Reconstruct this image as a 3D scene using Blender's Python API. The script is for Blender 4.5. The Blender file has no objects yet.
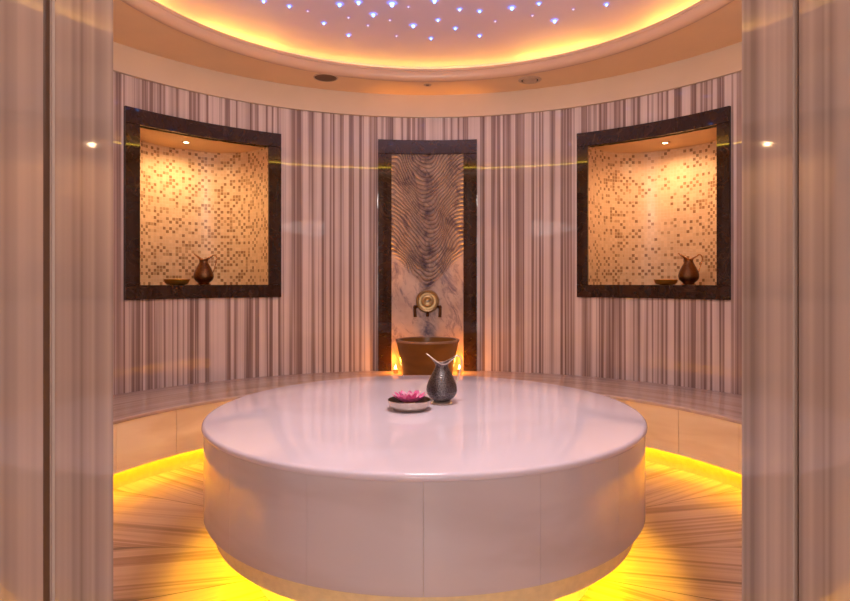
import bpy, bmesh, math, random
from mathutils import Vector, Matrix
random.seed(7)
SC = bpy.context.scene
COL = SC.collection
PI = math.pi
R_ = math.radians

# ------------------------------------------------------------------ materials
class NT:
    """small node-tree builder"""
    def __init__(s, name):
        s.m = bpy.data.materials.new(name); s.m.use_nodes = True
        s.t = s.m.node_tree; s.n = s.t.nodes; s.l = s.t.links
        s.b = next(n for n in s.n if n.type == 'BSDF_PRINCIPLED')
    def set(s, sock, v):
        if isinstance(v, bpy.types.NodeSocket): s.l.new(v, sock)
        elif v is not None: sock.default_value = v
    def math(s, op, a, b=None, c=None, clamp=False):
        n = s.n.new('ShaderNodeMath'); n.operation = op; n.use_clamp = clamp
        s.set(n.inputs[0], a)
        if b is not None: s.set(n.inputs[1], b)
        if c is not None: s.set(n.inputs[2], c)
        return n.outputs[0]
    def obj(s):
        n = s.n.new('ShaderNodeTexCoord'); return n.outputs['Object']
    def uv(s):
        n = s.n.new('ShaderNodeTexCoord'); return n.outputs['UV']
    def sep(s, v):
        n = s.n.new('ShaderNodeSeparateXYZ'); s.l.new(v, n.inputs[0]); return n.outputs
    def comb(s, x=0.0, y=0.0, z=0.0):
        n = s.n.new('ShaderNodeCombineXYZ')
        for i, v in enumerate((x, y, z)): s.set(n.inputs[i], v)
        return n.outputs[0]
    def noise(s, vec, scale=5, detail=2, rough=.5, dist=0.0):
        n = s.n.new('ShaderNodeTexNoise'); s.l.new(vec, n.inputs['Vector'])
        n.inputs['Scale'].default_value = scale; n.inputs['Detail'].default_value = detail
        n.inputs['Roughness'].default_value = rough; n.inputs['Distortion'].default_value = dist
        return n.outputs['Fac']
    def white(s, vec):
        n = s.n.new('ShaderNodeTexWhiteNoise'); n.noise_dimensions = '3D'
        s.l.new(vec, n.inputs['Vector']); return n.outputs['Value']
    def voronoi(s, vec, scale, feature='F1'):
        n = s.n.new('ShaderNodeTexVoronoi'); n.feature = feature
        s.l.new(vec, n.inputs['Vector']); n.inputs['Scale'].default_value = scale
        return n.outputs['Distance']
    def ramp(s, fac, stops, interp='LINEAR'):
        n = s.n.new('ShaderNodeValToRGB'); cr = n.color_ramp; cr.interpolation = interp
        while len(cr.elements) < len(stops): cr.elements.new(.5)
        for e, (p, c) in zip(cr.elements, stops):
            e.position = p; e.color = (*c, 1) if len(c) == 3 else c
        s.l.new(fac, n.inputs[0]); return n.outputs[0]
    def mix(s, fac, a, b, mode='MIX'):
        n = s.n.new('ShaderNodeMix'); n.data_type = 'RGBA'; n.blend_type = mode
        s.set(n.inputs[0], fac)
        for i, v in ((6, a), (7, b)):
            if isinstance(v, tuple): v = (*v, 1) if len(v) == 3 else v
            s.set(n.inputs[i], v)
        return n.outputs[2]
    def bump(s, h, strength=.3, dist=.01):
        n = s.n.new('ShaderNodeBump'); s.l.new(h, n.inputs['Height'])
        n.inputs['Strength'].default_value = strength; n.inputs['Distance'].default_value = dist
        s.l.new(n.outputs[0], s.b.inputs['Normal'])
    def pr(s, color=None, rough=.5, metal=0.0, spec=.5, emit=None, estr=0.0, sub=None):
        b = s.b
        if color is not None:
            if isinstance(color, tuple): color = (*color, 1)
            s.set(b.inputs['Base Color'], color)
        s.set(b.inputs['Roughness'], rough); s.set(b.inputs['Metallic'], metal)
        s.set(b.inputs['Specular IOR Level'], spec)
        if emit:
            b.inputs['Emission Color'].default_value = (*emit, 1); b.inputs['Emission Strength'].default_value = estr
        return s.m

def S(r, g, b):
    f = lambda v: (v/255/12.92) if v/255 <= .04045 else ((v/255+.055)/1.055)**2.4
    return (f(r), f(g), f(b))

def plain(name, c, rough=.5, metal=0.0, spec=.5, emit=None, estr=0.0, var=.06, sc=30):
    t = NT(name)
    n = t.noise(t.obj(), sc, 2, .5)
    d = tuple(max(0, x*(1-var*2)) for x in c)
    col = t.ramp(n, [(.3, d), (.7, c)])
    return t.pr(col, rough, metal, spec, emit, estr)

WALL_STOPS = [(.0, S(98, 78, 74)), (.31, S(114, 92, 88)), (.37, S(150, 126, 120)), (.41, S(216, 197, 192)), (.47, S(230, 213, 209)),
              (.50, S(172, 148, 142)), (.53, S(134, 108, 102)), (.56, S(210, 190, 185)), (.61, S(226, 209, 205)), (.65, S(142, 117, 111)), (.72, S(118, 95, 90)), (1., S(102, 82, 78))]

def stripes(t, u, v, k=5.5, wav=.004, stops=WALL_STOPS):
    a = t.noise(t.comb(u, t.math('MULTIPLY', v, wav), 0.0), k, 4, .62)
    b = t.noise(t.comb(u, t.math('MULTIPLY', v, .004), 3.7), k*2.6, 3, .55)
    c = t.ramp(a, stops)
    dk = t.ramp(b, [(.30, (.74, .69, .66)), (.46, (1, 1, 1))])
    c2 = t.mix(1.0, c, dk, 'MULTIPLY')
    d = t.noise(t.comb(u, v, 9.0), 2.2, 3, .5)
    return t.mix(.35, c2, t.ramp(d, [(.35, (.80, .76, .76)), (.65, (1, 1, 1))]), 'MULTIPLY')

def m_wall():
    t = NT('striped_wall_marble'); o = t.sep(t.obj())
    th = t.math('ARCTAN2', o[0], o[1]); u = t.math('MULTIPLY', th, 2.788)
    c = stripes(t, u, o[2])
    return t.pr(c, .02, spec=.5)
def m_bench_top():
    t = NT('striped_bench_marble'); o = t.sep(t.obj())
    th = t.math('ARCTAN2', o[0], o[1]); u = t.math('MULTIPLY', th, 2.788)
    r = t.math('SQRT', t.math('ADD', t.math('MULTIPLY', o[0], o[0]), t.math('MULTIPLY', o[1], o[1])))
    c = stripes(t, r, u, 9, .02, [(.2, S(168, 142, 136)), (.42, S(196, 172, 166)), (.55, S(206, 184, 178)), (.75, S(176, 150, 143))])
    return t.pr(c, .12, spec=.5)
def m_jamb():
    t = NT('striped_jamb_marble'); o = t.sep(t.obj())
    c = stripes(t, t.math('ADD', o[1], t.math('MULTIPLY', o[0], 3.1)), o[2], 6.5, .003,
                [(.2, S(134, 115, 106)), (.36, S(158, 138, 128)), (.46, S(214, 191, 178)), (.54, S(174, 153, 142)), (.60, S(214, 193, 180)), (.68, S(176, 155, 144)), (.8, S(142, 122, 112))])
    return t.pr(c, .04, spec=.5)
def m_floor():
    t = NT('striped_floor_marble'); o = t.sep(t.obj())
    th = t.math('ARCTAN2', o[0], o[1])
    r = t.math('SQRT', t.math('ADD', t.math('MULTIPLY', o[0], o[0]), t.math('MULTIPLY', o[1], o[1])))
    N = 2*PI/16
    k = t.math('FLOOR', t.math('DIVIDE', th, N))
    loc = t.math('SUBTRACT', th, t.math('MULTIPLY', t.math('ADD', k, .5), N))
    w = t.math('ADD', t.math('MULTIPLY', r, t.math('SINE', loc)), t.math('MULTIPLY', k, 3.37))
    a = t.noise(t.comb(w, t.math('MULTIPLY', r, .012), 0.0), 6, 4, .62)
    c = t.ramp(a, [(.25, S(92, 64, 58)), (.36, S(120, 88, 78)), (.42, S(182, 148, 136)), (.50, S(200, 166, 154)),
                   (.56, S(150, 114, 102)), (.60, S(194, 160, 150)), (.70, S(130, 98, 88)), (.85, S(178, 144, 132))])
    b = t.noise(t.comb(w, t.math('MULTIPLY', r, .012), 5.0), 15, 2, .6)
    c = t.mix(1.0, c, t.ramp(b, [(.30, (.40, .36, .34)), (.40, (1, 1, 1))]), 'MULTIPLY')
    c = t.mix(1.0, c, (.88, .90, .94), 'MULTIPLY')
    e = t.math('MULTIPLY', t.math('SUBTRACT', N/2, t.math('ABSOLUTE', loc)), r)
    c = t.mix(t.math('LESS_THAN', e, .003), c, S(96, 70, 60))
    return t.pr(c, .32, spec=.35)
def m_white(name='white_table_marble', c0=S(240, 228, 240), c1=S(232, 218, 229), rough=.03, spec=.5):
    t = NT(name); o = t.sep(t.obj())
    v = t.comb(t.math('MULTIPLY', o[0], 1.0), t.math('MULTIPLY', o[1], 1.0), t.math('MULTIPLY', o[2], 4.0))
    n = t.noise(v, 1.1, 3, .5, .5)
    c = t.ramp(n, [(.36, c1), (.55, c0)])
    return t.pr(c, rough, spec=spec)
def m_dark():
    t = NT('dark_brown_marble')
    n = t.noise(t.obj(), 7, 5, .65, 1.2)
    c = t.ramp(n, [(.3, S(44, 24, 10)), (.8, S(58, 33, 15))])
    v = t.noise(t.obj(), 2.6, 3, .5, 1.5)
    vein = t.ramp(t.math('ABSOLUTE', t.math('SUBTRACT', v, .5)), [(.0, (1, 1, 1)), (.006, (0, 0, 0))])
    c = t.mix(t.math('MULTIPLY', vein, .10), c, S(170, 130, 95))
    return t.pr(c, .03, spec=.55)
def m_mosaic(name, thr, big):
    t = NT(name); o = t.sep(t.uv())
    u = t.math('DIVIDE', o[0], .0285); v = t.math('DIVIDE', o[1], .0285)
    cell = t.comb(t.math('FLOOR', u), t.math('FLOOR', v), 1.0)
    w = t.white(cell)
    dens = t.noise(t.uv(), 1.7, 1, .5)
    w2 = t.math('ADD', w, t.math('MULTIPLY', t.math('SUBTRACT', dens, .5), big))
    par = t.math('FLOORED_MODULO', t.math('ADD', t.math('FLOOR', u), t.math('FLOOR', v)), 2.0)
    w2 = t.math('ADD', w2, t.math('SUBTRACT', t.math('MULTIPLY', par, .34), .10))
    c = t.ramp(w2, [(.0, S(150, 106, 62)), (thr*.4, S(168, 124, 78)), (thr*.7, S(192, 148, 102)), (thr, S(222, 184, 140)), (.75, S(232, 196, 152)), (.9, S(226, 188, 144))], 'CONSTANT')
    fu = t.math('ABSOLUTE', t.math('SUBTRACT', t.math('FRACT', u), .5)); fv = t.math('ABSOLUTE', t.math('SUBTRACT', t.math('FRACT', v), .5))
    g = t.math('GREATER_THAN', t.math('MAXIMUM', fu, fv), .44)
    c = t.mix(g, c, S(226, 196, 156))
    t.bump(t.math('SUBTRACT', 1.0, g), .4, .003)
    return t.pr(c, t.math('ADD', .30, t.math('MULTIPLY', g, .4)), spec=.6)
def m_carved():
    t = NT('carved_veined_marble'); o = t.sep(t.obj())
    u = t.math('MULTIPLY', t.math('ARCTAN2', o[0], o[1]), 2.76); z = o[2]
    X = t.math('DIVIDE', u, .345)
    nz = t.noise(t.comb(u, z, 0.0), 3.0, 1, .5)
    nz2 = t.noise(t.comb(u, t.math('MULTIPLY', z, .6), 4.0), 6.0, 1, .5)
    Xs = t.math('ADD', X, t.math('MULTIPLY', t.math('SUBTRACT', nz, .5), .55))
    sh = t.math('MULTIPLY', t.math('COSINE', t.math('MULTIPLY', Xs, PI)), .17)
    f = t.math('ADD', t.math('ADD', z, sh), t.math('MULTIPLY', nz2, .05))
    s = t.math('SINE', t.math('MULTIPLY', f, 2*PI/.041))
    lim = t.math('ADD', 1.20, t.math('MULTIPLY', t.math('ABSOLUTE', X), .36))
    mask = t.math('MULTIPLY', t.math('SUBTRACT', z, lim), 14.0, clamp=True)
    h = t.math('MULTIPLY', s, mask)
    base = t.ramp(t.noise(t.comb(u, z, 2.0), 4, 3, .6), [(.3, S(180, 150, 136)), (.7, S(208, 180, 164))])
    # violet veins: diagonal streaks and a strong middle band
    vv = t.noise(t.comb(t.math('ADD', t.math('MULTIPLY', u, 1.5), t.math('MULTIPLY', z, .55)), t.math('MULTIPLY', z, .7), 7.0), 6.5, 6, .72, .9)
    c = t.mix(t.ramp(vv, [(.50, (0, 0, 0)), (.66, (.85, .85, .85))]), base, S(96, 76, 96))
    off = t.math('ADD', u, t.math('MULTIPLY', t.math('SUBTRACT', t.noise(t.comb(z, 0.0, 1.0), 3.2, 4, .6), .5), .34))
    band = t.math('SUBTRACT', 1.0, t.math('DIVIDE', t.math('ABSOLUTE', off), .095), clamp=True)
    vb = t.math('MULTIPLY', band, t.ramp(t.noise(t.comb(u, z, 5.0), 9, 4, .7), [(.4, (0, 0, 0)), (.6, (1, 1, 1))]))
    c = t.mix(t.math('MULTIPLY', vb, .9), c, S(64, 54, 84))
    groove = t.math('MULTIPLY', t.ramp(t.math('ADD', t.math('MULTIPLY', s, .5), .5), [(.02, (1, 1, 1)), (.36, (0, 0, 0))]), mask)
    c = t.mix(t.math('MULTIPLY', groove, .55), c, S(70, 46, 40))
    t.bump(h, .8, .012)
    return t.pr(c, .35, spec=.4)
def m_pewter(name, c0, c1, rough=.3):
    t = NT(name)
    v = t.voronoi(t.obj(), 130)
    o = t.sep(t.obj())
    c = t.ramp(v, [(.1, c0), (.6, c1)])
    rings = t.math('SINE', t.math('MULTIPLY', o[2], 520.0))
    zone = t.math('LESS_THAN', t.math('ABSOLUTE', t.math('SUBTRACT', o[2], .055)), .014)
    h = t.math('ADD', t.math('MULTIPLY', v, 1.0), t.math('MULTIPLY', t.math('MULTIPLY', rings, zone), .5))
    t.bump(h, .5, .004)
    return t.pr(c, rough, 1.0)
def glow(name, c, s):
    t = NT(name)
    n = t.n.new('ShaderNodeEmission'); n.inputs[0].default_value = (*c, 1); n.inputs[1].default_value = s
    out = next(x for x in t.n if x.type == 'OUTPUT_MATERIAL'); t.l.new(n.outputs[0], out.inputs[0])
    return t.m

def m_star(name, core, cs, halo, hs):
    # bright core inside an added glow disc that imitates the bloom halo
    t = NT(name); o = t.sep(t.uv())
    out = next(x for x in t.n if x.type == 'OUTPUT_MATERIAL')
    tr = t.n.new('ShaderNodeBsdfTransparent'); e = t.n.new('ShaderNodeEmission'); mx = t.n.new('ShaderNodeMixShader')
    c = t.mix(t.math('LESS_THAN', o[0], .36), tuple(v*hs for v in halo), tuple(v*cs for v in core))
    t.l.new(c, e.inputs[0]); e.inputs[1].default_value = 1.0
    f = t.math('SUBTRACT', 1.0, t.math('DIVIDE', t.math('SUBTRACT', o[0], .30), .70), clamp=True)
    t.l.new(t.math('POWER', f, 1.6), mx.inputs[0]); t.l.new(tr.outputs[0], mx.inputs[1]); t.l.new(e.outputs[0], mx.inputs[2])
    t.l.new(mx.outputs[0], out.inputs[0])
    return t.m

M = dict(
    wall=m_wall(), bench=m_bench_top(), jamb=m_jamb(), floor=m_floor(), dark=m_dark(), carved=m_carved(),
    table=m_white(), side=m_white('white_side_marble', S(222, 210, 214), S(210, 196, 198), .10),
    fascia=m_white('cream_bench_marble', S(244, 224, 200), S(226, 200, 172), .16),
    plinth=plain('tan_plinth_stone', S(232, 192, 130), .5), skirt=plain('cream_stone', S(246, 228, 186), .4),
    mosaic_l=m_mosaic('brown_and_cream_mosaic', .42, .35), mosaic_r=m_mosaic('cream_mosaic', .30, 1.25),
    niche_top=plain('tan_niche_plaster', S(226, 190, 140), .45, sc=6, var=.03),
    cream=plain('cream_plaster', S(250, 212, 166), .5, sc=4, var=.02), frieze=plain('cream_frieze_stone', S(226, 202, 178), .25, sc=3, var=.03),
    dome=plain('pale_pink_plaster', S(216, 194, 224), .6, sc=3, var=.02),
    lip=plain('pink_rim_plaster', S(216, 176, 148), .35, sc=4, var=.02),
    grille=plain('brown_grille', S(120, 84, 56), .6), trim=plain('cream_trim_metal', S(214, 180, 150), .4), grille_d=plain('dark_lamp_glass', S(90, 40, 16), .3), black=plain('black_slot', S(26, 18, 14), .6),
    pewter=m_pewter('hammered_pewter', S(62, 58, 60), S(120, 114, 114), .34), silver=plain('polished_silver', S(222, 212, 200), .28, .75, sc=60),
    copper=m_pewter('aged_copper', S(62, 46, 36), S(128, 88, 58), .28), copper_rim=plain('bright_copper', S(220, 160, 100), .25, 1.0),
    brass=plain('brass', S(255, 186, 84), .3, .85), bowl_in=plain('shaded_bowl_inside', S(120, 110, 100), .3, 1.0, sc=50), bowl=plain('tinned_metal', S(206, 196, 184), .3, 1.0, sc=50),  # bowl_in: the bowl metal with its inner shade put into the colour
    antique=plain('antique_brass', S(176, 146, 104), .36, .85, sc=60), hook=plain('dark_bronze', S(92, 60, 40), .35, 1.0),
    basin=m_white('bronze_brown_stone', S(142, 94, 34), S(112, 72, 24), .28, .5), basin_in=plain('lit_basin_bowl', S(150, 116, 96), .4),
    petal=plain('pink_petal', S(246, 120, 178), .5, sc=80, var=.15), petal2=plain('pale_pink_petal', S(252, 190, 218), .5, sc=80), leaf=plain('yellow_stamens', S(230, 190, 80), .6),
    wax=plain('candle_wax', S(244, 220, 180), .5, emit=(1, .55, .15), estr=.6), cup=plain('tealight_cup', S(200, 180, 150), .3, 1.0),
    flame=glow('flame', (1, .62, .18), 30), bulb=glow('bulb_warm', (1, .72, .36), 26), bulb_o=glow('bulb_orange', (1, .55, .2), 5),
    led_y=glow('led_yellow', (1, .66, .0), 62), led_t=glow('led_yellow_table', (1, .66, .0), 135), led_c=glow('led_cove', (1, .64, .07), 13),
    led_c2=glow('led_cove_bright', (1, .64, .07), 17),
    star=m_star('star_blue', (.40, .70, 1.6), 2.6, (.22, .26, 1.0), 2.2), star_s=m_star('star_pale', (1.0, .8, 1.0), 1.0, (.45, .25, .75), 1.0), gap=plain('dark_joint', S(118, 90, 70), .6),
    corridor=plain('corridor_plaster', S(222, 212, 202), .6, sc=3, var=.02),
)

# ------------------------------------------------------------------ mesh helpers
def link(name, bm, mat, parent=None, smooth=None, loc=None):
    me = bpy.data.meshes.new(name)
    bmesh.ops.recalc_face_normals(bm, faces=bm.faces)
    bm.to_mesh(me); bm.free()
    mats = mat if isinstance(mat, (list, tuple)) else [mat]
    for m in mats: me.materials.append(M[m] if isinstance(m, str) else m)
    o = bpy.data.objects.new(name, me); COL.objects.link(o)
    if smooth is not None:
        me.polygons.foreach_set('use_smooth', [True]*len(me.polygons))
        me.set_sharp_from_angle(angle=R_(smooth))
    if parent is not None: o.parent = parent
    if loc is not None: o.location = loc
    return o
def empty(name, label, cat, loc=(0, 0, 0), rz=0, group=None):
    o = bpy.data.objects.new(name, None); COL.objects.link(o); o.empty_display_size = .1
    o.location = loc; o.rotation_euler = (0, 0, rz)
    return tag(o, label, cat, group)
def tag(o, label, cat, group=None):
    o['label'] = label; o['category'] = cat
    if group: o['group'] = group
    return o
def struct(o): o['kind'] = 'structure'; return o

def pol(r, th, z=0.0): return Vector((r*math.sin(th), r*math.cos(th), z))

def sweep_arc(profile, th0, th1, n, closed_profile=True, caps=True, center=(0, 0)):
    """profile: list of (r,z); swept around the vertical axis from th0 to th1 (th=0 is +y)"""
    bm = bmesh.new(); rings = []
    full = abs(abs(th1-th0)-2*PI) < 1e-6
    cnt = n if full else n+1
    for i in range(cnt):
        th = th0+(th1-th0)*i/n
        rings.append([bm.verts.new((center[0]+r*math.sin(th), center[1]+r*math.cos(th), z)) for r, z in profile])
    m = len(profile)
    for i in range(n):
        a, b = rings[i], rings[(i+1) % cnt]
        for j in range(m if closed_profile else m-1):
            k = (j+1) % m
            bm.faces.new((a[j], a[k], b[k], b[j]))
    if closed_profile and caps and not full:
        bm.faces.new(rings[0]); bm.faces.new(rings[-1][::-1])
    return bm
def rect(r0, r1, z0, z1, bev=.0):
    if bev <= 0: return [(r0, z0), (r1, z0), (r1, z1), (r0, z1)]
    b = bev
    return [(r0+b, z0), (r1-b, z0), (r1, z0+b), (r1, z1-b), (r1-b, z1), (r0+b, z1), (r0, z1-b), (r0, z0+b)]
def lathe(profile, n=48, cap0=False, cap1=False):
    """open profile (r,z) revolved about local z; r=0 ends become poles"""
    bm = bmesh.new(); rings = []
    for r, z in profile:
        if r < 1e-6: rings.append([bm.verts.new((0, 0, z))])
        else: rings.append([bm.verts.new((r*math.cos(2*PI*i/n), r*math.sin(2*PI*i/n), z)) for i in range(n)])
    for a, b in zip(rings, rings[1:]):
        for i in range(n):
            j = (i+1) % n
            if len(a) == 1 and len(b) == 1: continue
            if len(a) == 1: bm.faces.new((a[0], b[j], b[i]))
            elif len(b) == 1: bm.faces.new((a[i], a[j], b[0]))
            else: bm.faces.new((a[i], a[j], b[j], b[i]))
    if cap0 and len(rings[0]) > 1: bm.faces.new(rings[0][::-1])
    if cap1 and len(rings[-1]) > 1: bm.faces.new(rings[-1])
    return bm
def tube(pts, rad, n=10, bm=None):
    bm = bm or bmesh.new(); pts = [Vector(p) for p in pts]; rings = []
    rads = rad if isinstance(rad, (list, tuple)) else [rad]*len(pts)
    up = Vector((0, 1, 0))
    for i, p in enumerate(pts):
        d = (pts[min(i+1, len(pts)-1)]-pts[max(i-1, 0)]).normalized()
        u = up if abs(d.dot(up)) < .95 else Vector((1, 0, 0))
        a = d.cross(u).normalized(); b = d.cross(a)
        rings.append([bm.verts.new(p+(a*math.cos(2*PI*k/n)+b*math.sin(2*PI*k/n))*rads[i]) for k in range(n)])
    for a, b in zip(rings, rings[1:]):
        for k in range(n): bm.faces.new((a[k], a[(k+1) % n], b[(k+1) % n], b[k]))
    bm.faces.new(rings[0][::-1]); bm.faces.new(rings[-1])
    return bm
def box(x0, x1, y0, y1, z0, z1, bm=None, bev=0):
    b2 = bmesh.new()
    bmesh.ops.create_cube(b2, size=1, matrix=Matrix.Translation(((x0+x1)/2, (y0+y1)/2, (z0+z1)/2)) @ Matrix.Diagonal((x1-x0, y1-y0, z1-z0, 1)))
    if bev: bmesh.ops.bevel(b2, geom=b2.edges[:], offset=bev, segments=2, affect='EDGES')
    return b2

# ------------------------------------------------------------------ constants (metres; origin = room centre on the floor)
RW = 2.788           # radius of the round wall
YE = -2.123          # inner face of the flat entrance wall
EYE = 1.30
CAMY = -2.936
Z_WALL, Z_SOFFIT = 2.867, 3.077
TH_E = math.acos(YE/RW)
N0, N1 = R_(41.83), R_(11.2)         # niche centre, inner half angle
NZ0, NZ1 = 1.275, 2.507

# ------------------------------------------------------------------ setting
def disc(r, z, cy=0, n=96, ymin=None):
    bm = bmesh.new(); vs = []
    for i in range(n): vs.append(bm.verts.new((r*math.sin(2*PI*i/n), cy+r*math.cos(2*PI*i/n), z)))
    bm.faces.new(vs); return bm
# floor: the round room and the passage
bm = box(-3.0, 3.0, -3.0, 3.0, -.10, 0)
struct(link('floor', bm, 'floor'))
struct(link('floor', box(-1.2, 1.2, -5.6, -3.0, -.10, 0), 'floor'))

# round wall with the two niche openings
cuts = sorted(set([-TH_E+i*(2*TH_E)/140 for i in range(141)] + [s*(N0+e) for s in (-1, 1) for e in (-N1-R_(.9), N1+R_(.9))]))
zs = [0, NZ0-.05, NZ1+.05, Z_SOFFIT]
bm = bmesh.new()
grid = [[bm.verts.new(pol(RW, th, z)) for z in zs] for th in cuts]
for i in range(len(cuts)-1):
    mid = (cuts[i]+cuts[i+1])/2
    for j in range(3):
        if j == 1 and abs(abs(mid)-N0) < N1+R_(.9): continue
        bm.faces.new((grid[i][j], grid[i+1][j], grid[i+1][j+1], grid[i][j+1]))
struct(link('wall_round', bm, 'wall', smooth=40))

# frieze band above the striped marble
struct(link('trim_1', sweep_arc(rect(RW-.03, RW-.001, Z_WALL, Z_SOFFIT), -TH_E, TH_E, 120), 'frieze', smooth=40))
# soffit ring (round room edge -> eccentric cove opening)
CY, CR = .396, 1.93
bm = bmesh.new(); n = 128
out_ = [bm.verts.new(pol(RW+.02, 2*PI*i/n, Z_SOFFIT)) for i in range(n)]
inn = [bm.verts.new(Vector((0, CY, 0))+pol(CR+.05, 2*PI*i/n, Z_SOFFIT)) for i in range(n)]
for i in range(n):
    j = (i+1) % n; bm.faces.new((out_[i], out_[j], inn[j], inn[i]))
struct(link('ceiling', bm, 'cream', smooth=40))
# rounded cove rim
prof = [(CR+.058, Z_SOFFIT), (CR+.045, Z_SOFFIT-.006), (CR+.028, Z_SOFFIT-.004), (CR+.012, Z_SOFFIT+.008), (CR+.002, Z_SOFFIT+.028), (CR, Z_SOFFIT+.05),
        (CR+.002, Z_SOFFIT+.07), (CR-.004, Z_SOFFIT+.072), (CR-.004, Z_SOFFIT+.094), (CR+.01, Z_SOFFIT+.098), (CR+.03, Z_SOFFIT+.098), (CR+.03, Z_SOFFIT+.05), (CR+.30, Z_SOFFIT+.04), (CR+.30, Z_SOFFIT+.015), (CR+.058, Z_SOFFIT+.015)]
cove = struct(link('trim_2', sweep_arc(prof, 0, 2*PI, 128, center=(0, CY)), 'lip', smooth=50))
# shallow star dome with its upstand
RD = 2.22
def zdome(x, y): return 3.30+.25*(1-(x*x+(y-CY)**2)/2.2**2)
bm = bmesh.new(); rings = []
for k in range(0, 13):
    r = RD*k/12
    if k == 0: rings.append([bm.verts.new((0, CY, 3.55))])
    else: rings.append([bm.verts.new((r*math.sin(2*PI*i/96), CY+r*math.cos(2*PI*i/96), 3.30+.25*(1-r*r/2.2**2))) for i in range(96)])
rings.append([bm.verts.new((RD*math.sin(2*PI*i/96), CY+RD*math.cos(2*PI*i/96), Z_SOFFIT+.03)) for i in range(96)])
for a, b in zip(rings, rings[1:]):
    for i in range(96):
        j = (i+1) % 96
        if len(a) == 1: bm.faces.new((a[0], b[i], b[j]))
        else: bm.faces.new((a[i], b[i], b[j], a[j]))
struct(link('ceiling', bm, 'dome', smooth=60))
# LED ribbon in the cove trough, with brighter overlaps
def ring_tube(R, z, cy, rad, th0=0, th1=2*PI, n=96):
    prof = [(R+rad*math.cos(2*PI*k/6), z+rad*math.sin(2*PI*k/6)) for k in range(6)]
    return sweep_arc(prof, th0, th1, n, center=(0, cy))
link('led_strip', ring_tube(CR+.243, Z_SOFFIT+.165, CY, .008), 'led_c', cove)
for a in (-44, 31, 62, -72):
    link('led_strip', ring_tube(CR+.225, Z_SOFFIT+.160, CY, .008, R_(a-9), R_(a+9), 12), 'led_c2', cove)

# entrance wall blocks, polished jamb slabs, passage
A = .425
for s in (-1, 1):
    side = 'left' if s < 0 else 'right'
    x0, x1 = sorted((s*(A+.03), s*2.4))
    struct(link('wall_'+side, box(x0, x1, -3.2, YE-.02, 0, Z_SOFFIT-.002), 'wall'))
    # striped facing toward the room
    x0, x1 = sorted((s*(A+.004), s*1.95))
    struct(link('wall_front_'+side, box(x0, x1, YE-.02, YE-.001, 0, Z_SOFFIT-.003), 'wall'))
    # far and near jamb slabs
    g = .015 if s < 0 else .006
    yj = -2.256 if s < 0 else -2.242
    x0, x1 = sorted((s*A, s*(A+.026)))
    struct(link('trim_%d' % (3 if s < 0 else 5), box(x0, x1, yj, YE, 0, 2.35, bev=.003), 'jamb'))
    near = struct(link('trim_%d' % (4 if s < 0 else 6), box(-.013, .013, -.94, 0, 0, 2.35, bev=.003), 'jamb'))
    near.location = (s*(A+.013), yj-g, 0)
    near.rotation_euler = (0, 0, R_(1.1) if s < 0 else R_(-.4))
    struct(link('trim_%d' % (7 if s < 0 else 8), box(*sorted((s*(A+.0035), s*(A+.028))), yj-g+.001, yj-.0005, 0, 2.35), 'gap'))
struct(link('wall_lintel', box(-.46, .46, -3.2, YE-.0015, 2.35, Z_SOFFIT-.004), 'wall'))
struct(link('wall_back', box(-1.2, 1.2, -5.7, -5.6, 0, 2.7), 'corridor'))
for s in (-1, 1):
    x0, x1 = sorted((s*1.2, s*1.3))
    struct(link('wall_passage_'+('left' if s < 0 else 'right'), box(x0, x1, -5.7, -3.2, 0, 2.7), 'corridor'))
struct(link('ceiling', box(-1.2, 1.2, -5.6, -3.2, 2.6, 2.7), 'corridor'))

# ------------------------------------------------------------------ bench round the wall
RB = 2.03
bench = empty('stone_bench', 'curved built-in stone bench with cream front and yellow glow beneath, running round the striped wall', 'bench')
TB = R_(12.6*9.5)
link('bench_top', sweep_arc([(RB-.006, .436), (RW-.004, .436), (RW-.004, .46), (RB+.004, .46), (RB-.006, .452)], -TB, TB, 120), 'bench', bench, 30)
for i in range(19):
    a = -TB+R_(12.6)*i
    link('front_panel', sweep_arc(rect(RB, RB+.03, .13, .436, .0018), a+.0006, a+R_(12.6)-.0006, 8), 'fascia', bench, 30)
link('underside', sweep_arc(rect(RB+.031, RB+.16, .186, .20), -TB, TB, 100), 'skirt', bench, 30)
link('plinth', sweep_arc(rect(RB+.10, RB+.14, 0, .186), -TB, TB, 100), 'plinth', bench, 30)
link('led_strip', ring_tube(RB+.07, .174, 0, .006, -TB+.02, TB-.02, 110), 'led_y', bench)
for s in (-1, 1):
    a0, a1 = sorted((s*TB, s*(TB-.012)))
    link('end_panel', sweep_arc(rect(RB+.031, RW-.01, .151, .435), a0, a1, 1), 'fascia', bench, 30)

# ------------------------------------------------------------------ round heated platform
tb = empty('marble_platform', 'large round white marble platform standing in the middle of the striped floor', 'platform', (-.013, 0, 0))
RT = 1.025
prof = [(0, .687), (RT-.30, .687), (RT-.018, .687), (RT-.008, .6845), (RT-.002, .679), (RT, .671), (RT-.002, .664), (RT-.006, .660), (0, .660)]
link('platform_top', lathe(prof, 160), 'table', tb, 35)
for i in range(16):
    a0 = PI+R_(22.5)*i
    link('side_panel', sweep_arc(rect(RT-.04, RT-.008, .289, .660, .0015), a0+.0004, a0+R_(22.5)-.0004, 14), 'side', tb, 30)
link('core', sweep_arc(rect(.55, RT-.041, .25, .659), 0, 2*PI, 96), 'skirt', tb, 30)
link('skirt', sweep_arc(rect(.945, .972, .196, .2885, .003), 0, 2*PI, 128), 'skirt', tb, 30)
link('base', sweep_arc(rect(.60, .80, 0, .25), 0, 2*PI, 96), 'skirt', tb, 30)
link('led_strip', ring_tube(.895, .243, 0, .006, n=120), 'led_t', tb)

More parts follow.
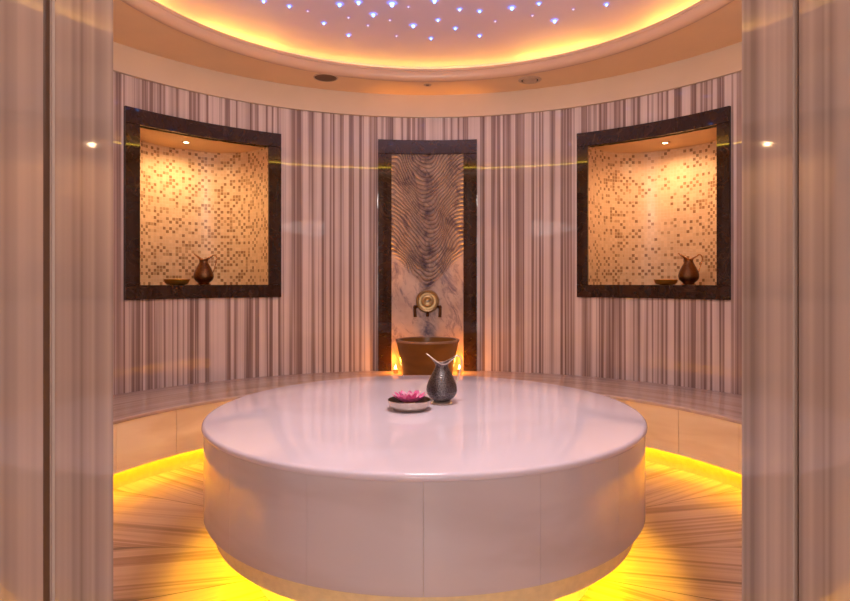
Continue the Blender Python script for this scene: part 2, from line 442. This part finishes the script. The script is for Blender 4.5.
# ------------------------------------------------------------------ niches with dark marble frames
def niche(s, mosaic, word):
    th0 = s*N0 if s < 0 else R_(42.1)
    root = empty('wall_niche', 'lit mosaic wall niche in a dark marble frame on the %s of the round wall' % word, 'niche', group=None)
    n_dir = pol(1, th0); t_dir = Vector((n_dir.y, -n_dir.x, 0))
    hw = RW*math.sin(N1); rad0 = RW*math.cos(N1); D = .62; n = 40
    back, front = [], []
    for i in range(n+1):
        ph = PI*i/n
        cx, sx = math.cos(ph), math.sin(ph)
        e = .75
        t = -hw*math.copysign(abs(cx)**e, cx); r = rad0+D*abs(sx)**e
        back.append(n_dir*r+t_dir*t)
        front.append(pol(RW-.004, th0+(-N1+2*N1*i/n)))
    bm = bmesh.new(); uvl = bm.loops.layers.uv.new('UVMap'); ln = 0; U = [0]
    for i in range(n): ln += (back[i+1]-back[i]).length; U.append(ln)
    lo = [bm.verts.new(b+Vector((0, 0, NZ0-.01))) for b in back]; hi = [bm.verts.new(b+Vector((0, 0, NZ1+.01))) for b in back]
    for i in range(n):
        f = bm.faces.new((lo[i], lo[i+1], hi[i+1], hi[i]))
        for lp, uv in zip(f.loops, ((U[i], NZ0), (U[i+1], NZ0), (U[i+1], NZ1), (U[i], NZ1))): lp[uvl].uv = uv
    link('mosaic_lining', bm, mosaic, root, 60)
    for nm, z, mt in (('niche_ceiling', NZ1, 'niche_top'), ('ledge', NZ0, 'dark')):
        bm = bmesh.new(); uvl = bm.loops.layers.uv.new('UVMap')
        a = [bm.verts.new((p.x, p.y, z)) for p in back]; b = [bm.verts.new((p.x, p.y, z)) for p in front]
        def F(*vs):
            f = bm.faces.new(vs)
            for lp in f.loops: lp[uvl].uv = (lp.vert.co.x, lp.vert.co.y)
        for i in range(n): F(a[i], a[i+1], b[i+1], b[i])
        link(nm, bm, mt, root)
    # frame rails
    O = R_(13.5) if s < 0 else R_(13.2); r0, r1 = RW-.028, RW+.05
    zo0, zo1 = 1.165, 2.628
    rails = [('top_rail', -O, O, NZ1, zo1), ('bottom_rail', -O, O, zo0, NZ0), ('side_rail', -O, -N1, NZ0+.0005, NZ1-.0005), ('side_rail', N1, O, NZ0+.0005, NZ1-.0005)]
    for nm, a, b, z0, z1 in rails:
        link(nm, sweep_arc(rect(r0, r1, z0, z1, .003), th0+a, th0+b, 24 if b-a > .2 else 3), 'dark', root, 30)
    return root
niche(-1, 'mosaic_l', 'left'); niche(1, 'mosaic_r', 'right')

def downlight(loc, label, bulb='bulb', r=.022, name='recessed_downlight', group=None, energy=0, color=(1, .7, .4), cone=110):
    t = empty(name, label, 'light', loc, group=group)
    link('trim_ring', lathe([(r, -.001), (r+.004, -.006), (r+.014, -.005), (r+.016, 0)], 28), 'trim', t, 40)
    link('lamp', lathe([(r, -.001), (r*.6, -.006), (0, -.008)], 24), bulb, t, 60)
    if energy:
        l = bpy.data.lights.new('downlight_beam', 'SPOT'); l.energy = energy; l.color = color; l.spot_size = R_(cone); l.spot_blend = .8; l.shadow_soft_size = .02
        lo = bpy.data.objects.new('downlight_beam', l); COL.objects.link(lo); lo.parent = t; lo.location = (0, 0, -.015)
    return t
pl = pol(3.05, -N0+R_(-1.2), NZ1); pr_ = pol(3.05, N0-R_(-.6), NZ1)
downlight(pl, 'small glowing downlight in the ceiling of the left mosaic niche', energy=28, color=(1, .66, .33), cone=168)
downlight(pr_, 'small glowing downlight in the ceiling of the right mosaic niche', energy=28, color=(1, .60, .33), cone=168)

# ------------------------------------------------------------------ carved fountain panel
fp = empty('fountain_panel', 'tall carved marble fountain panel in a dark brown marble frame behind the basin', 'panel')
ho, hi_ = math.asin(.472/RW), math.asin(.345/RW)
link('top_rail', sweep_arc(rect(RW-.045, RW-.002, 2.512, 2.645, .003), -ho, ho, 20), 'dark', fp, 30)
for s in (-1, 1):
    a, b = sorted((s*hi_, s*ho))
    link('side_rail', sweep_arc(rect(RW-.045, RW-.002, .461, 2.5115, .003), a, b, 4), 'dark', fp, 30)
link('carved_slab', sweep_arc(rect(RW-.025, RW-.003, .461, 2.5118), -hi_+.0004, hi_-.0004, 24), 'carved', fp, 30)

# tap medallion on the panel
rd = RW-.026
tp = empty('wall_tap', 'round antique brass tap rosette with two hanging levers on the carved panel', 'tap', (0, rd, 1.118))
def facing(bm):   # lathe axis z -> -y
    bmesh.ops.rotate(bm, verts=bm.verts, cent=(0, 0, 0), matrix=Matrix.Rotation(R_(90), 3, 'X')); return bm
k = .102
link('rosette', facing(lathe([(0, .012), (k*.35, .012), (k*.4, .016), (k*.55, .015), (k*.6, .011), (k*.8, .012), (k*.84, .02), (k*.95, .024), (k*1.06, .018), (k*1.1, 0), (0, 0)], 40)), 'antique', tp, 40)
link('boss', facing(lathe([(.0, .034), (.006, .032), (.011, .026), (.012, .0115)], 20)), 'silver', tp, 60)
for s in (-1, 1):
    lv = link('lever', tube([(s*.095, -.004, -.05), (s*.118, -.02, -.055), (s*.120, -.030, -.075), (s*.116, -.032, -.150)], [.012, .019, .014, .016], 10), 'hook', tp, 50)
    bm = bmesh.new(); bmesh.ops.create_uvsphere(bm, u_segments=12, v_segments=8, radius=.018, matrix=Matrix.Translation((s*.118, -.026, -.058)))
    link('joint', bm, 'hook', lv, 60)
link('spout', tube([(0, -.004, -.100), (0, -.03, -.108), (0, -.05, -.120), (0, -.056, -.145)], [.016, .015, .014, .015], 12), 'hook', tp, 50)

# basin
bs = empty('stone_basin', 'round tapered brown stone basin on the bench below the tap', 'basin', (.0, 2.47, .46))
RbT, RbB, Hb = .284, .222, .318
link('bowl', lathe([(0, 0), (RbB, 0), (RbB+.003, .004), (RbT-.003, Hb-.004), (RbT, Hb), (RbT-.004, Hb+.003), (RbT-.022, Hb+.003), (RbT-.026, Hb), (RbT-.05, .12), (RbB-.06, .07), (0, .06)], 72), 'basin', bs, 40)
link('rim', lathe([(RbT+.002, Hb-.012), (RbT+.004, Hb-.002), (RbT+.001, Hb+.006), (RbT-.024, Hb+.006), (RbT-.028, Hb-.002)], 72), 'basin_in', bs, 40)

# candles by the basin
for s, word in ((-1, 'left'), (1, 'right')):
    c = empty('tealight_candle', 'small lit candle on the bench at the %s side of the basin' % word, 'candle', (s*.295, 2.60, .461))
    link('cup', lathe([(0, 0), (.021, 0), (.023, .03), (.0215, .03), (.02, .004), (0, .004)], 20), 'cup', c, 40)
    link('wax', lathe([(0, .004), (.0195, .004), (.0195, .034), (.012, .032), (0, .031)], 20), 'wax', c, 40)
    link('flame', lathe([(0, .034), (.007, .040), (.009, .048), (.006, .060), (0, .078)], 12), 'flame', c, 60)
    l = bpy.data.lights.new('candle_light', 'POINT'); l.energy = 3.4; l.color = (1, .33, .02); l.shadow_soft_size = .02
    lo = bpy.data.objects.new('candle_light', l); COL.objects.link(lo); lo.parent = c; lo.location = (0, 0, .10)
    l = bpy.data.lights.new('soffit_glow_spot', 'SPOT'); l.energy = 100; l.color = (1, .36, .03); l.spot_size = R_(20); l.spot_blend = 1; l.shadow_soft_size = .02  # unseen spot added to warm the soffit, no part of the candle
    lo = bpy.data.objects.new('soffit_glow_spot', l); COL.objects.link(lo); lo.parent = c; lo.location = (0, 0, .12); lo.rotation_euler = (R_(180-4), 0, 0)

# ------------------------------------------------------------------ ewers and bowls
def ewer(label, loc, body, rim, scale=1.0, rz=0):
    t = empty('metal_ewer', label, 'ewer', loc, rz); t.scale = (scale,)*3
    prof = [(.041, .014), (.045, .019), (.062, .032), (.074, .050), (.078, .068), (.076, .088), (.068, .112), (.056, .138), (.044, .160), (.036, .176), (.033, .188), (.034, .200)]
    n = 56; lip = []
    bm = bmesh.new(); rings = []
    def rg(f): return [bm.verts.new(f(2*PI*i/n)) for i in range(n)]
    for r, z in prof: rings.append(rg(lambda a, r=r, z=z: (r*math.cos(a), r*math.sin(a), z)))
    def mouth(k, inset=0.0):
        def f(a):
            c = math.cos(a); sp = max(0, -c)**2.6; hd = max(0, c)**3
            rx = .034+.008*k+(.036*sp+.030*hd)*k**1.25; ry = .034+.006*k
            z = .200+k*(.002+.050*sp**1.0+.032*hd)
            return (rx*c*(1-inset), ry*math.sin(a)*(1-inset*1.6), z)
        return f
    for k_ in (.33, .66, 1.0): rings.append(rg(mouth(k_)))
    inner = [rg(mouth(1.0, .05)), rg(mouth(.6, .09)), rg(lambda a: (.029*math.cos(a), .029*math.sin(a), .19)), rg(lambda a: (.03*math.cos(a), .03*math.sin(a), .15))]
    allr = rings+inner
    for a, b in zip(allr, allr[1:]):
        for i in range(n): bm.faces.new((a[i], a[(i+1) % n], b[(i+1) % n], b[i]))
    bm.faces.new(rings[0][::-1]); bm.faces.new(inner[-1])
    link('body', bm, body, t, 60)
    link('foot', lathe([(0, 0), (.053, 0), (.055, .004), (.051, .009), (.042, .0145), (0, .0145)], 40), rim, t, 40)
    link('rim', tube([mouth(1.0)(2*PI*i/48) for i in range(49)], .0030, 6), rim, t, 60)
    pts = [(.066, 0, .233), (.078, 0, .240), (.092, 0, .238), (.101, 0, .226), (.104, 0, .205), (.100, 0, .182), (.092, 0, .160), (.086, 0, .135), (.078, 0, .108), (.070, 0, .096)]
    link('handle', tube(pts, [.004, .0045, .0045, .0045, .0045, .004, .004, .0035, .0035, .004], 8), rim, t, 60)
    return t
def bowl(label, loc, mat, R=.1, H=.045, scale=1.0):
    t = empty('metal_bowl', label, 'bowl', loc); t.scale = (scale,)*3
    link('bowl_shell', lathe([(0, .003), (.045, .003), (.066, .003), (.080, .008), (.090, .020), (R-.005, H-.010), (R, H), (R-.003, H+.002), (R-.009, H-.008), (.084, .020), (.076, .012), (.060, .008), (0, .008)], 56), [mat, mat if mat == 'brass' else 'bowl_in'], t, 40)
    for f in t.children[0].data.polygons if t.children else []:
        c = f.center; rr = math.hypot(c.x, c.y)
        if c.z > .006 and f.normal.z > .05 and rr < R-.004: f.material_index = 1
    link('foot_ring', lathe([(.052, .0029), (.052, 0), (.058, 0), (.060, .0029)], 40), mat, t, 40)
    return t
TZ = .687
ewer('dark hammered pewter ewer with silver rim on the white marble platform', (.072, .092, TZ), 'pewter', 'silver', 1.0, R_(8))
bowl('low silver bowl holding the pink flower on the white marble platform', (-.087, -.056, TZ), 'bowl', scale=1.06)
pL = Vector((-1.93, 2.23, NZ0+.0005)); pR = Vector((2.150, 1.995, NZ0+.0005))
ewer('brown copper ewer standing in the left mosaic niche', pL, 'copper', 'copper_rim', 1.07, R_(2))
ewer('brown copper ewer standing in the right mosaic niche', pR, 'copper', 'copper_rim', 1.04, R_(-6))
bowl('low brass bowl beside the ewer in the left mosaic niche', (-2.085, 2.045, NZ0+.0005), 'brass', scale=1.04)
bowl('low brass bowl beside the ewer in the right mosaic niche', (2.03, 2.165, NZ0+.0005), 'brass', scale=1.0)

# lotus flower floating in the bowl
fl = empty('lotus_flower', 'pink many-petalled flower lying in the silver bowl', 'flower', (-.087, -.056, TZ+.009))
fl.scale = (1.2, 1.2, 1.08)
def petal(L, W, az, tilt, base_r, mat, z0):
    bm = bmesh.new(); n = 7; rows = []
    for i in range(n+1):
        f = i/n; w = W*math.sin(PI*min(1, (f*.88+.10)))**.8 if i < n else .0012
        x = base_r+L*f*math.cos(tilt+f*.35); z = z0+L*f*math.sin(tilt+f*.35)
        rows.append([bm.verts.new((x, y*w, z+abs(y)*w*.45)) for y in (-1, -.5, 0, .5, 1)])
    for a, b in zip(rows, rows[1:]):
        for j in range(4): bm.faces.new((a[j], a[j+1], b[j+1], b[j]))
    bmesh.ops.rotate(bm, verts=bm.verts, cent=(0, 0, 0), matrix=Matrix.Rotation(az, 3, 'Z'))
    link('petal', bm, mat, fl, 60)
for i in range(12): petal(.074, .0145, 2*PI*i/12, R_(12+6*random.random()), .010, 'petal', .022)
for i in range(10): petal(.062, .013, 2*PI*i/10+.3, R_(25+8*random.random()), .006, 'petal2' if i % 3 == 0 else 'petal', .022)
for i in range(8): petal(.044, .011, 2*PI*i/8+.1, R_(46), .004, 'petal2', .024)
link('flower_heart', lathe([(0, 0), (.016, .0), (.026, .012), (.022, .026), (.008, .036), (0, .037)], 16), 'leaf', fl, 60)

# ------------------------------------------------------------------ ceiling fittings
sp = empty('ceiling_speaker', 'round brown speaker grille in the cream ceiling soffit above the left wall', 'speaker', (-.884, 2.265, Z_SOFFIT))
link('grille', lathe([(0, -.007), (.07, -.006), (.094, -.004), (.098, 0)], 40), 'grille', sp, 60)
link('bezel', lathe([(.096, 0), (.097, -.008), (.104, -.006), (.106, 0)], 40), 'trim', sp, 60)
ve = empty('ceiling_vent', 'round cream vent with a dark slot in the ceiling soffit above the right wall', 'vent', (.90, 2.33, Z_SOFFIT))
link('cover', lathe([(0, -.014), (.045, -.014), (.058, -.012), (.062, -.006)], 40), 'trim', ve, 60)
link('slot', lathe([(.060, -.003), (.076, -.003)], 40), 'black', ve, 60)
link('bezel', lathe([(.074, 0), (.076, -.010), (.096, -.006), (.102, 0)], 40), 'trim', ve, 60)
downlight((.0, 2.462, Z_SOFFIT), 'small dark round downlight in the ceiling soffit above the fountain panel', 'grille_d', .02)

# ------------------------------------------------------------------ fibre-optic stars in the dome
STARS = [(-0.677, 1.677, 3), (-0.53, 1.665, 3), (-0.275, 1.701, 4), (-0.432, 1.834, 3), (-0.118, 2.0, 3), (-0.663, 2.098, 2), (-1.057, 1.644, 2), (-0.838, 1.907, 2), (0.03, 2.183, 2), (-0.933, 1.728, 1), (-0.632, 1.856, 1), (-0.489, 1.978, 1), (-0.304, 1.919, 1), (-0.15, 1.747, 1), (-0.263, 2.142, 1), (-1.226, 1.546, 2), (0.054, 1.671, 3), (0.253, 1.776, 2), (0.085, 1.925, 2), (0.231, 2.035, 2), (0.44, 2.127, 2), (0.411, 1.791, 2), (0.549, 1.915, 1), (0.657, 1.724, 3), (0.852, 1.643, 2), (0.83, 1.805, 1), (1.015, 1.844, 3), (1.121, 1.67, 1), (1.344, 1.56, 2)]
rs = random.Random(3)
while len(STARS) < 62:
    x, y = rs.uniform(-1.8, 1.8), rs.uniform(-1.0, 1.5)
    if math.hypot(x, y-CY) < 1.75 and all(math.hypot(x-a, y-b) > .2 for a, b, _ in STARS): STARS.append((x, y, rs.choice((1, 2, 3, 3))))
proto = {}
for x, y, sz in STARS:
    if sz not in proto:
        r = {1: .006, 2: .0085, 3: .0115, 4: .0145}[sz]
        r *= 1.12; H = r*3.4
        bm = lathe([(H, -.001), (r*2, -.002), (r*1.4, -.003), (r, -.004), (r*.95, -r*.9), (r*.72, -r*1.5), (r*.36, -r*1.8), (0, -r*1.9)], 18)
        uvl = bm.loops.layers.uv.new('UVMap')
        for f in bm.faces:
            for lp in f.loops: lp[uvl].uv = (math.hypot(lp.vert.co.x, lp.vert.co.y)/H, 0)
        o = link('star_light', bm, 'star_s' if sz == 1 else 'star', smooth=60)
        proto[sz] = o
    else:
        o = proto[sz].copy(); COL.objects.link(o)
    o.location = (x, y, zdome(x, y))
    tag(o, {1: 'faint tiny pale star light in the pink star ceiling', 2: 'medium blue star light in the pink star ceiling', 3: 'large bright blue star light in the pink star ceiling', 4: 'biggest and brightest blue star light in the pink star ceiling'}[sz], 'light',
        {1: 'faint star lights in the ceiling', 2: 'medium star lights in the ceiling', 3: 'large star lights in the ceiling', 4: None}[sz])

# ------------------------------------------------------------------ room fill and passage light
def area(name, loc, rot, size, energy, color, spec=.2, shape='DISK'):
    l = bpy.data.lights.new(name, 'AREA'); l.shape = shape; l.size = size; l.energy = energy; l.color = color; l.specular_factor = spec
    o = bpy.data.objects.new(name, l); COL.objects.link(o); o.location = loc; o.rotation_euler = rot; return o
l = bpy.data.lights.new('room_fill', 'POINT'); l.energy = 78; l.color = (1, .90, .86); l.shadow_soft_size = .22  # unseen fill light added under the dome, without a fixture
o = bpy.data.objects.new('room_fill', l); COL.objects.link(o); o.location = (0, -.50, 2.50)
area('passage_light', (0, -5.2, 1.45), (R_(82), 0, 0), 2.2, 60, (1, .94, .92), .2, 'RECTANGLE').data.size_y = 1.9
w = bpy.data.worlds.new('World'); SC.world = w; w.use_nodes = True
w.node_tree.nodes['Background'].inputs[0].default_value = (.9, .7, .6, 1); w.node_tree.nodes['Background'].inputs[1].default_value = .02

# ------------------------------------------------------------------ camera
cd = bpy.data.cameras.new('camera'); cam = bpy.data.objects.new('camera', cd); COL.objects.link(cam)
cam.location = (0, CAMY, EYE); cam.rotation_euler = (R_(90), 0, 0)
cd.sensor_width = 36; cd.sensor_fit = 'HORIZONTAL'; cd.lens = 599/850*36; cd.shift_x = -2.5/850; cd.shift_y = -18.5/850
cd.clip_start = .02
SC.camera = cam
SC.view_settings.view_transform = 'Standard'
SC.cycles.use_denoising = True
SC.cycles.max_bounces = 10
